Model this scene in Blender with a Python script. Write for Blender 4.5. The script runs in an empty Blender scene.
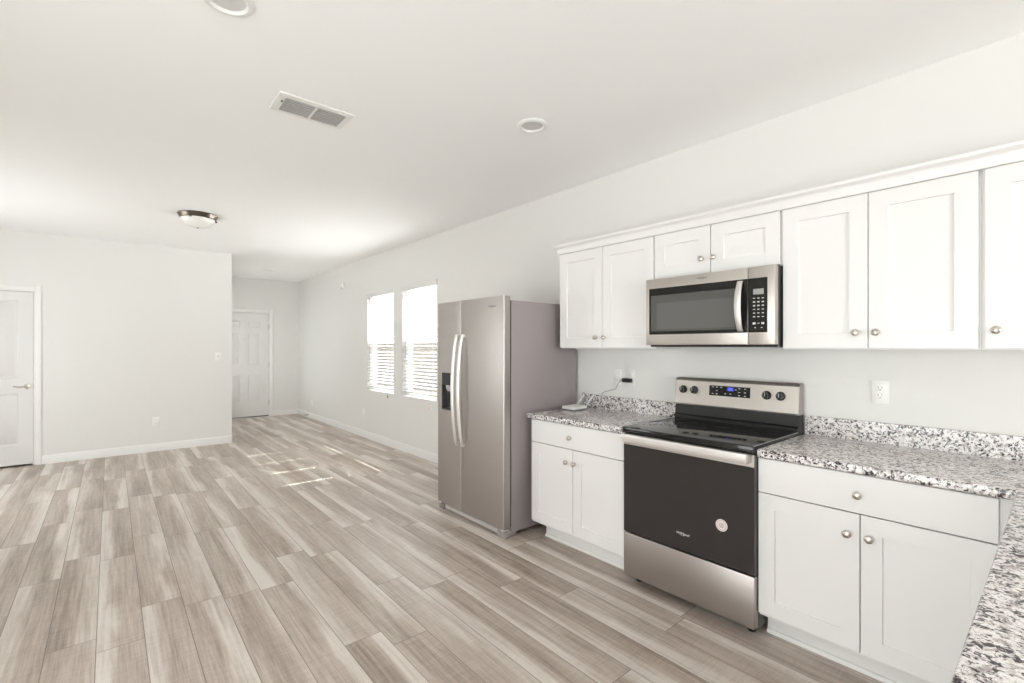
import bpy, bmesh, math, random
from mathutils import Vector, Matrix

S = bpy.context.scene
COL = S.collection
random.seed(7)

# ------------------------------------------------------------------ camera, world, lights, exposure
CAM = (0.0, 3.006, 1.406)
TH = math.radians(40.38)
cam_data = bpy.data.cameras.new('camera')
cam_data.sensor_width = 36.0
cam_data.lens = 472.9 / 1024 * 36.0
cam_data.shift_y = 5.0 / 1024
cam_data.clip_start = 0.02
cam = bpy.data.objects.new('camera', cam_data)
cam.location = CAM
cam.rotation_euler = (math.pi / 2, 0, -TH - math.pi / 2)
COL.objects.link(cam)
S.camera = cam

S.view_settings.view_transform = 'Standard'
S.view_settings.look = 'None'
S.view_settings.gamma = 1.0
S.view_settings.use_curve_mapping = False
S.view_settings.exposure = 0.52
S.cycles.use_denoising = True
S.cycles.max_bounces = 12
S.cycles.diffuse_bounces = 8
S.cycles.glossy_bounces = 5
S.cycles.transparent_max_bounces = 12
S.cycles.sample_clamp_indirect = 6.0

world = bpy.data.worlds.new('sky')
S.world = world
world.use_nodes = True
wbg = world.node_tree.nodes['Background']
wbg.inputs[0].default_value = (0.93, 0.96, 1.0, 1)
wbg.inputs[1].default_value = 1.3

def lamp(name, kind, loc, direction, energy, color=(1, 1, 1), size=None):
    d = bpy.data.lights.new(name, kind)
    d.energy = energy
    d.color = color
    if kind == 'AREA':
        d.shape = 'RECTANGLE'
        d.size, d.size_y = size
    if kind == 'SUN':
        d.angle = math.radians(0.53)
    o = bpy.data.objects.new(name, d)
    o.location = loc
    o.rotation_euler = Vector(direction).to_track_quat('-Z', 'Y').to_euler()
    COL.objects.link(o)
    return o

# sun: azimuth straight through the two blinds, 50 degrees high
lamp('sun', 'SUN', (5.5, -6, 8), (0.0, 0.643, -0.766), 74.0, (0.98, 0.985, 1.0)).data.angle = math.radians(0.3)
# added fill lamps behind unseen openings, standing in for daylight from there
lamp('patio_fill', 'AREA', (0.7, 5.15, 1.00), (0, -1, -0.08), 56, (1.0, 0.987, 0.994), (2.4, 1.9))
lamp('dining_fill', 'AREA', (-5.75, 3.4, 1.25), (1, 0, 0.06), 200, (1.0, 0.987, 0.994), (2.6, 1.7))
lamp('living_fill', 'AREA', (6.1, 5.15, 1.25), (0, -1, 0.10), 32, (1.0, 0.987, 0.994), (1.8, 1.3))
lamp('entry_fill', 'AREA', (9.45, 1.95, 1.32), (0, -1, 0), 11, (1.0, 0.987, 0.994), (1.1, 1.4))

# ------------------------------------------------------------------ helpers
def set_label(o, label=None, cat=None, group=None, kind=None):
    if label: o['label'] = label
    if cat: o['category'] = cat
    if group: o['group'] = group
    if kind: o['kind'] = kind
    return o

def wloc(o):
    v = Vector((0, 0, 0))
    while o is not None:
        v = v + Vector(o.location)
        o = o.parent
    return v

def finish(name, bm, mat, parent=None, base=None, smooth=35, recalc=True):
    """link a bmesh (world coordinates) as ONE mesh object"""
    if recalc:
        bmesh.ops.recalc_face_normals(bm, faces=bm.faces[:])
    off = wloc(parent) if parent is not None else Vector(base or (0, 0, 0))
    bmesh.ops.translate(bm, verts=bm.verts[:], vec=-off)
    me = bpy.data.meshes.new(name)
    bm.to_mesh(me)
    bm.free()
    me.materials.append(mat)
    if smooth:
        me.shade_smooth()
        me.set_sharp_from_angle(angle=math.radians(smooth))
    o = bpy.data.objects.new(name, me)
    if parent is not None:
        o.parent = parent
    else:
        o.location = off
    COL.objects.link(o)
    return o

def thing(name, loc, label, cat, group=None, kind=None):
    o = bpy.data.objects.new(name, None)
    o.empty_display_size = 0.1
    o.location = loc
    COL.objects.link(o)
    return set_label(o, label, cat, group, kind)

def box(bm, x0, x1, y0, y1, z0, z1, bev=0.0, seg=1):
    x0, x1 = sorted((x0, x1)); y0, y1 = sorted((y0, y1)); z0, z1 = sorted((z0, z1))
    v = [bm.verts.new((x, y, z)) for x in (x0, x1) for y in (y0, y1) for z in (z0, z1)]
    f = [bm.faces.new([v[i] for i in q]) for q in
         ((0, 1, 3, 2), (4, 6, 7, 5), (0, 4, 5, 1), (2, 3, 7, 6), (0, 2, 6, 4), (1, 5, 7, 3))]
    if bev > 0:
        es = list({e for a in f for e in a.edges})
        bmesh.ops.bevel(bm, geom=es, offset=bev, segments=seg, affect='EDGES', profile=0.5, clamp_overlap=True)
    return bm

def B(*a, **k):
    return box(bmesh.new(), *a, **k)

def lathe(bm, prof, center, axis='z', n=32, flip=1, caps=True):
    """prof: list of (r, h); h runs along the axis (times flip) from center"""
    cx, cy, cz = center
    rings = []
    for r, h in prof:
        h *= flip
        ring = []
        if r < 1e-6:
            p = {'z': (cx, cy, cz + h), 'y': (cx, cy + h, cz), 'x': (cx + h, cy, cz)}[axis]
            ring = [bm.verts.new(p)]
        else:
            for i in range(n):
                a = 2 * math.pi * i / n
                c, s = r * math.cos(a), r * math.sin(a)
                p = {'z': (cx + c, cy + s, cz + h), 'y': (cx + c, cy + h, cz + s), 'x': (cx + h, cy + c, cz + s)}[axis]
                ring.append(bm.verts.new(p))
        rings.append(ring)
    for a, b in zip(rings, rings[1:]):
        if len(a) == 1 and len(b) == 1:
            continue
        for i in range(n):
            j = (i + 1) % n
            if len(a) == 1:
                bm.faces.new((a[0], b[i], b[j]))
            elif len(b) == 1:
                bm.faces.new((a[i], a[j], b[0]))
            else:
                bm.faces.new((a[i], a[j], b[j], b[i]))
    for r in (rings[0], rings[-1]):
        if caps and len(r) > 1:
            try: bm.faces.new(r)
            except ValueError: pass
    return bm

def tube(bm, pts, r, n=8, rx=None):
    """sweep a circle (or ellipse r x rx) along pts"""
    pts = [Vector(p) for p in pts]
    rings = []
    up = None
    for i, p in enumerate(pts):
        t = (pts[min(i + 1, len(pts) - 1)] - pts[max(i - 1, 0)]).normalized()
        if up is None:
            up = Vector((0, 0, 1)) if abs(t.z) < 0.9 else Vector((1, 0, 0))
        s = t.cross(up).normalized()
        up = s.cross(t).normalized()
        rings.append([bm.verts.new(p + (s * math.cos(2 * math.pi * k / n)) * r + (up * math.sin(2 * math.pi * k / n)) * (rx or r)) for k in range(n)])
    for a, b in zip(rings, rings[1:]):
        for i in range(n):
            j = (i + 1) % n
            bm.faces.new((a[i], a[j], b[j], b[i]))
    bm.faces.new(rings[0]); bm.faces.new(rings[-1][::-1])
    return bm

def prism(bm, poly, axis, a0, a1):
    """extrude a closed 2-D polygon along an axis ('x': poly is (y,z); 'y': (x,z); 'z': (x,y))"""
    def P(p, a):
        return {'x': (a, p[0], p[1]), 'y': (p[0], a, p[1]), 'z': (p[0], p[1], a)}[axis]
    A = [bm.verts.new(P(p, a0)) for p in poly]
    Bv = [bm.verts.new(P(p, a1)) for p in poly]
    n = len(poly)
    for i in range(n):
        j = (i + 1) % n
        bm.faces.new((A[i], A[j], Bv[j], Bv[i]))
    bm.faces.new(A); bm.faces.new(Bv[::-1])
    return bm

def slab(org, ux, un, w, h, t, panels=(), prof=((0, 0), (0.0015, -0.009)), ch=0.0015):
    """door leaf: front face at org, width along ux, height along z, front normal un; panels are
    (x0,x1,z0,z1) fields sunk with the profile of (inset, depth) steps"""
    bm = bmesh.new()
    org, ux, un = Vector(org), Vector(ux), Vector(un)
    def V(x, z, d): return org + ux * x + Vector((0, 0, z)) + un * d
    xs = sorted({ch, w - ch} | {p for q in panels for p in q[:2]})
    zs = sorted({ch, h - ch} | {p for q in panels for p in q[2:]})
    def inside(x, z): return any(q[0] < x < q[1] and q[2] < z < q[3] for q in panels)
    for xa, xb in zip(xs, xs[1:]):
        for za, zb in zip(zs, zs[1:]):
            if not inside((xa + xb) / 2, (za + zb) / 2):
                bm.faces.new([bm.verts.new(V(x, z, 0)) for x, z in ((xa, za), (xb, za), (xb, zb), (xa, zb))])
    def loop(x0, x1, z0, z1, d): return [bm.verts.new(V(x, z, d)) for x, z in ((x0, z0), (x1, z0), (x1, z1), (x0, z1))]
    for q in panels:
        prev = None
        for ins, d in prof:
            l = loop(q[0] + ins, q[1] - ins, q[2] + ins, q[3] - ins, d)
            if prev:
                for i in range(4):
                    bm.faces.new((prev[i], prev[(i + 1) % 4], l[(i + 1) % 4], l[i]))
            prev = l
        bm.faces.new(prev)
    l0 = loop(ch, w - ch, ch, h - ch, 0); l1 = loop(0, w, 0, h, -ch); l2 = loop(0, w, 0, h, -t)
    for a, b in ((l0, l1), (l1, l2)):
        for i in range(4):
            bm.faces.new((a[i], a[(i + 1) % 4], b[(i + 1) % 4], b[i]))
    bm.faces.new(l2[::-1])
    bmesh.ops.remove_doubles(bm, verts=bm.verts[:], dist=1e-5)
    return bm

def text_bm(body, size, org, ux, uz, depth=0.0006, shear=0.0):
    c = bpy.data.curves.new('lettering', 'FONT')
    c.body = body; c.size = size; c.extrude = depth / 2; c.shear = shear
    c.align_x = 'CENTER'; c.align_y = 'CENTER'
    o = bpy.data.objects.new('lettering', c)
    COL.objects.link(o)
    dg = bpy.context.evaluated_depsgraph_get()
    me = bpy.data.meshes.new_from_object(o.evaluated_get(dg))
    bm = bmesh.new(); bm.from_mesh(me)
    bpy.data.objects.remove(o); bpy.data.curves.remove(c); bpy.data.meshes.remove(me)
    ux, uz = Vector(ux), Vector(uz)
    n = ux.cross(uz)
    M = Matrix((ux, uz, n)).transposed().to_4x4()
    M.translation = Vector(org)
    bmesh.ops.transform(bm, matrix=M, verts=bm.verts[:])
    return bm

# ------------------------------------------------------------------ materials
def nt(name):
    m = bpy.data.materials.new(name)
    m.use_nodes = True
    return m, m.node_tree.nodes, m.node_tree.links, m.node_tree.nodes['Principled BSDF']

def sock(b, *names):
    for n in names:
        if n in b.inputs: return b.inputs[n]

def simple(name, col, rough=0.5, metal=0.0, bump=None, spec=0.5, coat=0.0):
    """plain paint / plastic / metal with a little procedural unevenness in gloss (and bump)"""
    m, N, L, b = nt(name)
    b.inputs['Base Color'].default_value = (*col, 1)
    b.inputs['Metallic'].default_value = metal
    sock(b, 'Specular IOR Level').default_value = spec
    sock(b, 'Coat Weight').default_value = coat
    tc = N.new('ShaderNodeTexCoord')
    no = N.new('ShaderNodeTexNoise')
    no.inputs['Scale'].default_value = bump[0] if bump else 30
    no.inputs['Detail'].default_value = 3
    L.new(tc.outputs['Object'], no.inputs['Vector'])
    mr = N.new('ShaderNodeMapRange')
    mr.inputs['To Min'].default_value = max(0.02, rough - 0.04)
    mr.inputs['To Max'].default_value = rough + 0.04
    L.new(no.outputs['Fac'], mr.inputs['Value'])
    L.new(mr.outputs['Result'], b.inputs['Roughness'])
    if bump:
        bp = N.new('ShaderNodeBump')
        bp.inputs['Strength'].default_value = bump[1]
        bp.inputs['Distance'].default_value = bump[2]
        L.new(no.outputs['Fac'], bp.inputs['Height'])
        L.new(bp.outputs['Normal'], b.inputs['Normal'])
    return m

M = {}
M['wall'] = simple('wall_paint', (0.745, 0.737, 0.718), 0.75, bump=(140, 0.10, 0.002), spec=0.25)
M['ceiling'] = simple('ceiling_paint', (0.92, 0.92, 0.917), 0.85, bump=(95, 0.18, 0.003), spec=0.2)
M['trim'] = simple('trim_paint', (0.79, 0.782, 0.768), 0.4, spec=0.4)
M['door'] = simple('door_paint', (0.71, 0.70, 0.69), 0.42, spec=0.4)
M['cab'] = simple('cabinet_lacquer', (0.79, 0.78, 0.775), 0.36, spec=0.45)
M['nickel'] = simple('brushed_nickel', (0.60, 0.56, 0.51), 0.28, 1.0)
M['chrome'] = simple('bright_metal', (0.80, 0.79, 0.77), 0.2, 1.0)
M['bronze'] = simple('dark_nickel', (0.16, 0.135, 0.11), 0.3, 1.0)
M['black_plastic'] = simple('black_plastic', (0.010, 0.0095, 0.0095), 0.4)
M['dark_grey'] = simple('dark_grey_plastic', (0.07, 0.068, 0.068), 0.45)
M['grey_plastic'] = simple('grey_plastic', (0.42, 0.42, 0.42), 0.4)
M['white_plastic'] = simple('white_plastic', (0.82, 0.82, 0.80), 0.35)
M['fridge_side'] = simple('fridge_side_paint', (0.30, 0.262, 0.265), 0.30, bump=(220, 0.05, 0.001))
M['glass_black'] = simple('black_glass', (0.012, 0.0115, 0.011), 0.07)
M['oven_glass'] = simple('oven_door_glass', (0.030, 0.026, 0.025), 0.17)
M['mesh_glass'] = simple('microwave_mesh_glass', (0.095, 0.095, 0.09), 0.14)
M['mesh_reflection'] = simple('microwave_screen_reflection', (0.125, 0.125, 0.12), 0.16)  # lighter tone stands in for the room's reflection in the glass
M['grille'] = simple('grille_paint', (0.50, 0.47, 0.46), 0.4)
M['ring'] = simple('burner_marking', (0.022, 0.022, 0.022), 0.12)
M['mark'] = simple('light_marking', (0.62, 0.62, 0.62), 0.5)
M['lcd'] = simple('grey_lcd', (0.34, 0.34, 0.33), 0.3)
M['logo_light'] = simple('logo_silver', (0.70, 0.69, 0.67), 0.4)
M['logo_dark'] = simple('logo_grey', (0.12, 0.115, 0.11), 0.4)
M['sticker'] = simple('sticker_paper', (0.80, 0.70, 0.69), 0.5)
M['sticker_ink'] = simple('sticker_ink', (0.42, 0.36, 0.37), 0.5)
M['tag_ink'] = simple('tag_ink', (0.55, 0.22, 0.15), 0.6)
M['cord'] = simple('cord_rubber', (0.14, 0.14, 0.14), 0.5)
M['frost'] = simple('frosted_glass_dome', (0.88, 0.87, 0.85), 0.25)
M['vinyl'] = simple('window_vinyl', (0.84, 0.84, 0.83), 0.4)
M['slat'] = simple('blind_slat', (0.72, 0.71, 0.70), 0.45)
M['blindcord'] = simple('blind_cord', (0.55, 0.54, 0.52), 0.7)
M['steel_dark'] = simple('hinge_metal', (0.22, 0.21, 0.20), 0.4, 1.0)
M['fence'] = simple('fence_boards', (0.48, 0.42, 0.395), 0.8, bump=(12, 0.2, 0.01))
M['ground'] = simple('concrete_ground', (0.45, 0.43, 0.40), 0.9, bump=(8, 0.3, 0.01))
M['lens'] = simple('lamp_lens', (0.66, 0.655, 0.645), 0.5)
M['louver'] = simple('vent_paint', (0.80, 0.79, 0.77), 0.5)
M['duct'] = simple('duct_interior', (0.36, 0.355, 0.35), 0.8)

def steel(name, col, rough, axis):
    m, N, L, b = nt(name)
    b.inputs['Metallic'].default_value = 1.0
    tc = N.new('ShaderNodeTexCoord')
    mp = N.new('ShaderNodeMapping')
    sc = {'x': (2, 600, 600), 'z': (600, 600, 2)}[axis]
    mp.inputs['Scale'].default_value = sc
    L.new(tc.outputs['Object'], mp.inputs['Vector'])
    no = N.new('ShaderNodeTexNoise'); no.inputs['Scale'].default_value = 1.0; no.inputs['Detail'].default_value = 2
    L.new(mp.outputs['Vector'], no.inputs['Vector'])
    r = N.new('ShaderNodeMapRange'); r.inputs['To Min'].default_value = rough - 0.05; r.inputs['To Max'].default_value = rough + 0.08
    L.new(no.outputs['Fac'], r.inputs['Value']); L.new(r.outputs['Result'], b.inputs['Roughness'])
    mx = N.new('ShaderNodeMix'); mx.data_type = 'RGBA'
    mx.inputs['A'].default_value = (*[c * 0.94 for c in col], 1); mx.inputs['B'].default_value = (*[min(1, c * 1.05) for c in col], 1)
    L.new(no.outputs['Fac'], mx.inputs['Factor']); L.new(mx.outputs['Result'], b.inputs['Base Color'])
    bp = N.new('ShaderNodeBump'); bp.inputs['Strength'].default_value = 0.06; bp.inputs['Distance'].default_value = 0.0005
    L.new(no.outputs['Fac'], bp.inputs['Height']); L.new(bp.outputs['Normal'], b.inputs['Normal'])
    return m
M['steel'] = steel('stainless_steel', (0.44, 0.405, 0.385), 0.38, 'x')
M['steel_light'] = steel('stainless_steel_satin', (0.57, 0.533, 0.493), 0.40, 'x')
M['steel_h'] = steel('stainless_bar', (0.82, 0.79, 0.765), 0.40, 'x')
M['steel_v'] = steel('stainless_handle_steel', (0.82, 0.80, 0.78), 0.42, 'z')

def math_node(N, L, op, a, b=None, c=None):
    n = N.new('ShaderNodeMath'); n.operation = op
    for i, x in enumerate((a, b, c)):
        if x is None: continue
        if isinstance(x, (int, float)): n.inputs[i].default_value = x
        else: L.new(x, n.inputs[i])
    return n.outputs[0]

def floor_material():
    m, N, L, b = nt('laminate_planks')
    W, LEN, Y0 = 0.178, 1.22, 0.029
    tc = N.new('ShaderNodeTexCoord')
    sx = N.new('ShaderNodeSeparateXYZ'); L.new(tc.outputs['Object'], sx.inputs[0])
    X, Y = sx.outputs[0], sx.outputs[1]
    m_ = lambda op, a, b=None, c=None: math_node(N, L, op, a, b, c)
    ry = m_('DIVIDE', m_('SUBTRACT', Y, Y0), W)
    row = m_('FLOOR', ry); fy = m_('FRACT', ry)
    wn = N.new('ShaderNodeTexWhiteNoise'); wn.noise_dimensions = '1D'
    L.new(m_('ADD', row, 11.3), wn.inputs['W'])
    rx = m_('ADD', m_('DIVIDE', X, LEN), wn.outputs['Value'])
    colid = m_('FLOOR', rx); fx = m_('FRACT', rx)
    cb = N.new('ShaderNodeCombineXYZ'); L.new(row, cb.inputs[0]); L.new(colid, cb.inputs[1])
    pw = N.new('ShaderNodeTexWhiteNoise'); pw.noise_dimensions = '3D'; L.new(cb.outputs[0], pw.inputs['Vector'])
    ps = N.new('ShaderNodeSeparateColor'); L.new(pw.outputs['Color'], ps.inputs[0])
    r1, r2, r3 = ps.outputs[0], ps.outputs[1], ps.outputs[2]
    # per-plank shifted coordinates
    cv = N.new('ShaderNodeCombineXYZ')
    L.new(m_('ADD', X, m_('MULTIPLY', r1, 37)), cv.inputs[0])
    L.new(m_('ADD', Y, m_('MULTIPLY', r2, 19)), cv.inputs[1])
    def noise(scale, detail=4, rough=0.55, dist=0.0):
        mp = N.new('ShaderNodeMapping'); mp.inputs['Scale'].default_value = scale
        L.new(cv.outputs[0], mp.inputs['Vector'])
        no = N.new('ShaderNodeTexNoise'); no.inputs['Scale'].default_value = 1; no.inputs['Detail'].default_value = detail
        no.inputs['Roughness'].default_value = rough; no.inputs['Distortion'].default_value = dist
        L.new(mp.outputs['Vector'], no.inputs['Vector'])
        return no.outputs['Fac']
    band = noise((0.9, 9, 1), 3, 0.5, 0.6)         # wide heart/sap bands along the plank
    grain = noise((2.2, 60, 1), 5, 0.6, 0.3)       # grain
    fine = noise((9, 260, 1), 3, 0.6)
    ripple = noise((70, 7, 1), 3, 0.55, 1.2)       # saw chatter across the grain
    # edge gradient, direction flips from plank to plank
    flip = m_('GREATER_THAN', r3, 0.5)
    g = m_('ABSOLUTE', m_('SUBTRACT', fy, flip))
    g = m_('ADD', g, m_('MULTIPLY', m_('SUBTRACT', band, 0.5), 0.9))
    mr = N.new('ShaderNodeMapRange'); mr.interpolation_type = 'SMOOTHSTEP'
    mr.inputs['From Min'].default_value = 0.45; mr.inputs['From Max'].default_value = 0.95
    L.new(g, mr.inputs['Value'])
    light = m_('MULTIPLY', mr.outputs['Result'], m_('ADD', 0.25, m_('MULTIPLY', r2, 0.28)))
    v = m_('ADD', light, m_('MULTIPLY', m_('SUBTRACT', r1, 0.5), 0.22))
    v = m_('ADD', v, m_('MULTIPLY', m_('SUBTRACT', band, 0.5), 0.8))
    v = m_('ADD', v, m_('MULTIPLY', m_('SUBTRACT', grain, 0.5), 0.85))
    v = m_('ADD', v, m_('MULTIPLY', m_('SUBTRACT', fine, 0.5), 0.5))
    v = m_('ADD', v, m_('MULTIPLY', m_('SUBTRACT', ripple, 0.5), 0.32))
    v = m_('ADD', v, 0.43)
    cr = N.new('ShaderNodeValToRGB')
    e = cr.color_ramp.elements
    e[0].position = 0.0; e[0].color = (0.19, 0.146, 0.116, 1)
    e[1].position = 1.0; e[1].color = (0.70, 0.65, 0.60, 1)
    for p, c in ((0.28, (0.355, 0.288, 0.24, 1)), (0.55, (0.495, 0.424, 0.37, 1)), (0.8, (0.62, 0.565, 0.515, 1))):
        k = e.new(p); k.color = c
    L.new(v, cr.inputs[0])
    # seams
    ey = m_('MULTIPLY', m_('MINIMUM', fy, m_('SUBTRACT', 1, fy)), W)
    ex = m_('MULTIPLY', m_('MINIMUM', fx, m_('SUBTRACT', 1, fx)), LEN)
    ed = m_('MINIMUM', ey, ex)
    sm = N.new('ShaderNodeMapRange'); sm.inputs['From Min'].default_value = 0.0005; sm.inputs['From Max'].default_value = 0.0022
    L.new(ed, sm.inputs['Value'])
    mx = N.new('ShaderNodeMix'); mx.data_type = 'RGBA'
    mx.inputs['A'].default_value = (0.13, 0.105, 0.085, 1)
    L.new(sm.outputs['Result'], mx.inputs['Factor']); L.new(cr.outputs[0], mx.inputs['B'])
    L.new(mx.outputs['Result'], b.inputs['Base Color'])
    rr = N.new('ShaderNodeMapRange'); rr.inputs['To Min'].default_value = 0.30; rr.inputs['To Max'].default_value = 0.46
    L.new(grain, rr.inputs['Value']); L.new(rr.outputs['Result'], b.inputs['Roughness'])
    h = m_('ADD', m_('MULTIPLY', sm.outputs['Result'], 1.0), m_('MULTIPLY', m_('ADD', grain, ripple), 0.12))
    bp = N.new('ShaderNodeBump'); bp.inputs['Strength'].default_value = 0.25; bp.inputs['Distance'].default_value = 0.0015
    L.new(h, bp.inputs['Height']); L.new(bp.outputs['Normal'], b.inputs['Normal'])
    return m
M['floor'] = floor_material()

def granite_material():
    m, N, L, b = nt('speckled_granite')
    tc = N.new('ShaderNodeTexCoord')
    m_ = lambda op, a, b=None, c=None: math_node(N, L, op, a, b, c)
    def noise(scale, detail, rough, off, dist=0.0):
        mp = N.new('ShaderNodeMapping'); mp.inputs['Location'].default_value = off
        L.new(tc.outputs['Object'], mp.inputs['Vector'])
        n = N.new('ShaderNodeTexNoise'); n.inputs['Scale'].default_value = scale; n.inputs['Detail'].default_value = detail
        n.inputs['Roughness'].default_value = rough; n.inputs['Distortion'].default_value = dist
        L.new(mp.outputs['Vector'], n.inputs['Vector'])
        return n.outputs['Fac']
    def ramp(fac, stops):
        cr = N.new('ShaderNodeValToRGB'); e = cr.color_ramp.elements
        e[0].position, e[0].color = stops[0][0], (*stops[0][1], 1)
        e[1].position, e[1].color = stops[-1][0], (*stops[-1][1], 1)
        for p, c in stops[1:-1]:
            k = e.new(p); k.color = (*c, 1)
        L.new(fac, cr.inputs[0])
        return cr.outputs[0]
    # pale quartz ground with beige-grey feldspar patches
    ground = ramp(noise(50, 4, 0.6, (0, 0, 0), 0.4), ((0.33, (0.36, 0.315, 0.305)), (0.405, (0.52, 0.475, 0.46)), (0.455, (0.74, 0.705, 0.695)), (0.53, (0.88, 0.86, 0.85))))
    # dark mica flecks, gathered in loose clusters
    fl = m_('ADD', noise(84, 5, 0.6, (3.1, 1.7, 0.4), 0.7), m_('MULTIPLY', m_('SUBTRACT', noise(22, 2, 0.5, (7, 2, 5)), 0.5), 0.22))
    dark = ramp(fl, ((0.43, (1, 1, 1)), (0.452, (0.5, 0.5, 0.5)), (0.475, (0, 0, 0))))
    mx = N.new('ShaderNodeMix'); mx.data_type = 'RGBA'
    L.new(dark, mx.inputs['Factor']); L.new(ground, mx.inputs['A'])
    mx.inputs['B'].default_value = (0.035, 0.029, 0.035, 1)
    # fine grain
    mx2 = N.new('ShaderNodeMix'); mx2.data_type = 'RGBA'; mx2.blend_type = 'MULTIPLY'; mx2.inputs['Factor'].default_value = 1.0
    L.new(mx.outputs['Result'], mx2.inputs['A'])
    L.new(ramp(noise(330, 2, 0.5, (1, 9, 4)), ((0.36, (0.55, 0.53, 0.53)), (0.46, (0.97, 0.97, 0.97)))), mx2.inputs['B'])
    L.new(mx2.outputs['Result'], b.inputs['Base Color'])
    b.inputs['Roughness'].default_value = 0.11
    return m
M['granite'] = granite_material()

def pane_material(name, tint, gloss):
    m, N, L, b = nt(name)
    N.remove(b)
    out = N['Material Output']
    t = N.new('ShaderNodeBsdfTransparent'); t.inputs[0].default_value = (*tint, 1)
    g = N.new('ShaderNodeBsdfGlossy'); g.inputs['Roughness'].default_value = 0.02
    lw = N.new('ShaderNodeLayerWeight')                     # Schlick: 4 % head-on, rising at grazing angles
    mx = N.new('ShaderNodeMixShader')
    fr5 = math_node(N, L, 'POWER', lw.outputs['Facing'], 5.0)
    L.new(math_node(N, L, 'MULTIPLY_ADD', fr5, 0.9 * gloss, 0.04 * gloss), mx.inputs[0])
    L.new(t.outputs[0], mx.inputs[1]); L.new(g.outputs[0], mx.inputs[2])
    L.new(mx.outputs[0], out.inputs[0])
    return m
M['pane'] = pane_material('window_glass', (0.94, 0.96, 0.95), 1.0)

def screen_material():
    m, N, L, b = nt('insect_screen')
    out = N['Material Output']
    b.inputs['Base Color'].default_value = (0.16, 0.14, 0.135, 1); b.inputs['Roughness'].default_value = 0.8
    t = N.new('ShaderNodeBsdfTransparent')
    tc = N.new('ShaderNodeTexCoord')
    no = N.new('ShaderNodeTexNoise'); no.inputs['Scale'].default_value = 5
    L.new(tc.outputs['Object'], no.inputs['Vector'])
    mr = N.new('ShaderNodeMapRange'); mr.inputs['To Min'].default_value = 0.46; mr.inputs['To Max'].default_value = 0.52
    L.new(no.outputs['Fac'], mr.inputs['Value'])
    mx = N.new('ShaderNodeMixShader')
    L.new(mr.outputs['Result'], mx.inputs[0]); L.new(t.outputs[0], mx.inputs[1]); L.new(b.outputs[0], mx.inputs[2])
    L.new(mx.outputs[0], out.inputs[0])
    return m
M['screen'] = screen_material()

def emitter(name, col, s):
    m, N, L, b = nt(name)
    b.inputs['Base Color'].default_value = (*col, 1)
    sock(b, 'Emission Color').default_value = (*col, 1)
    sock(b, 'Emission Strength').default_value = s
    return m
M['blue'] = emitter('blue_display', (0.012, 0.016, 0.24), 0.6)
M['blue_digit'] = emitter('blue_digit', (0.16, 0.20, 0.75), 0.6)

# ------------------------------------------------------------------ room shell
CEIL, XL, XF, YL, XB, YR = 2.76, 7.936, 10.456, 4.95, -5.5, 1.645
T = 0.14

def struct(name, bm, mat, parent=None, base=None, **k):
    o = finish(name, bm, mat, parent, base, **k)
    if parent is None: o['kind'] = 'structure'
    return o

struct('floor', B(XB - T, XF + T, -T, YL + T, -0.12, 0.0), M['floor'])
struct('ceiling', B(XB - T, XF + T, -T, YL + T, CEIL, CEIL + 0.12), M['ceiling'])

def wall_with_holes(axis, a0, a1, z0, z1, n0, n1, holes):
    """wall running along an axis between n0 and n1 (thickness) with (a0,a1,z0,z1) openings; returns one mesh"""
    bm = bmesh.new()
    As = sorted({a0, a1} | {v for h in holes for v in h[:2]})
    Zs = sorted({z0, z1} | {v for h in holes for v in h[2:]})
    solid = {}
    for i in range(len(As) - 1):
        for j in range(len(Zs) - 1):
            ca, cz = (As[i] + As[i + 1]) / 2, (Zs[j] + Zs[j + 1]) / 2
            solid[i, j] = not any(h[0] < ca < h[1] and h[2] < cz < h[3] for h in holes)
    def P(a, n, z): return (a, n, z) if axis == 'x' else (n, a, z)
    def quad(*p): bm.faces.new([bm.verts.new(q) for q in p])
    for (i, j), s in solid.items():
        if not s: continue
        a, b_, z, y = As[i], As[i + 1], Zs[j], Zs[j + 1]
        for n in (n0, n1):
            quad(P(a, n, z), P(b_, n, z), P(b_, n, y), P(a, n, y))
        if not solid.get((i - 1, j), False): quad(P(a, n0, z), P(a, n1, z), P(a, n1, y), P(a, n0, y))
        if not solid.get((i + 1, j), False): quad(P(b_, n0, z), P(b_, n1, z), P(b_, n1, y), P(b_, n0, y))
        if not solid.get((i, j - 1), False): quad(P(a, n0, z), P(b_, n0, z), P(b_, n1, z), P(a, n1, z))
        if not solid.get((i, j + 1), False): quad(P(a, n0, y), P(b_, n0, y), P(b_, n1, y), P(a, n1, y))
    bmesh.ops.remove_doubles(bm, verts=bm.verts[:], dist=1e-5)
    return bm

WZ0, WZ1 = 0.735, 2.205
WIN = ((6.075, 6.966), (4.932, 5.826))
struct('wall_right', wall_with_holes('x', XB - T, XF + T, 0, CEIL, -T, 0, [(a, b, WZ0, WZ1) for a, b in WIN]), M['wall'])
D1 = (3.68, 4.49)
struct('wall_left', wall_with_holes('y', YR, YL, 0, CEIL, XL, XL + T, [(D1[0], D1[1], 0, 2.065)]), M['wall'])
struct('wall_hall', wall_with_holes('x', XL + T, XF, 0, CEIL, YR, YR + T, [(8.9, 10.0, 0.6, 2.05)]), M['wall'])
struct('wall_light_stop', B(XL + 0.6, XL + 0.7, YR + T, YL, 0, CEIL), M['wall'])  # unseen wall added to stop outdoor light leaking under the door
D2 = (0.540, 1.452)
struct('wall_far', wall_with_holes('y', 0, YR + T, 0, CEIL, XF, XF + T, [(D2[0], D2[1], 0, 2.085)]), M['wall'])
LIVW = (5.2, 7.0, 0.6, 2.05)
ENTW = (8.9, 10.0, 0.6, 2.05)
PATIO = (-0.5, 1.9, 0.0, 2.08)
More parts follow.
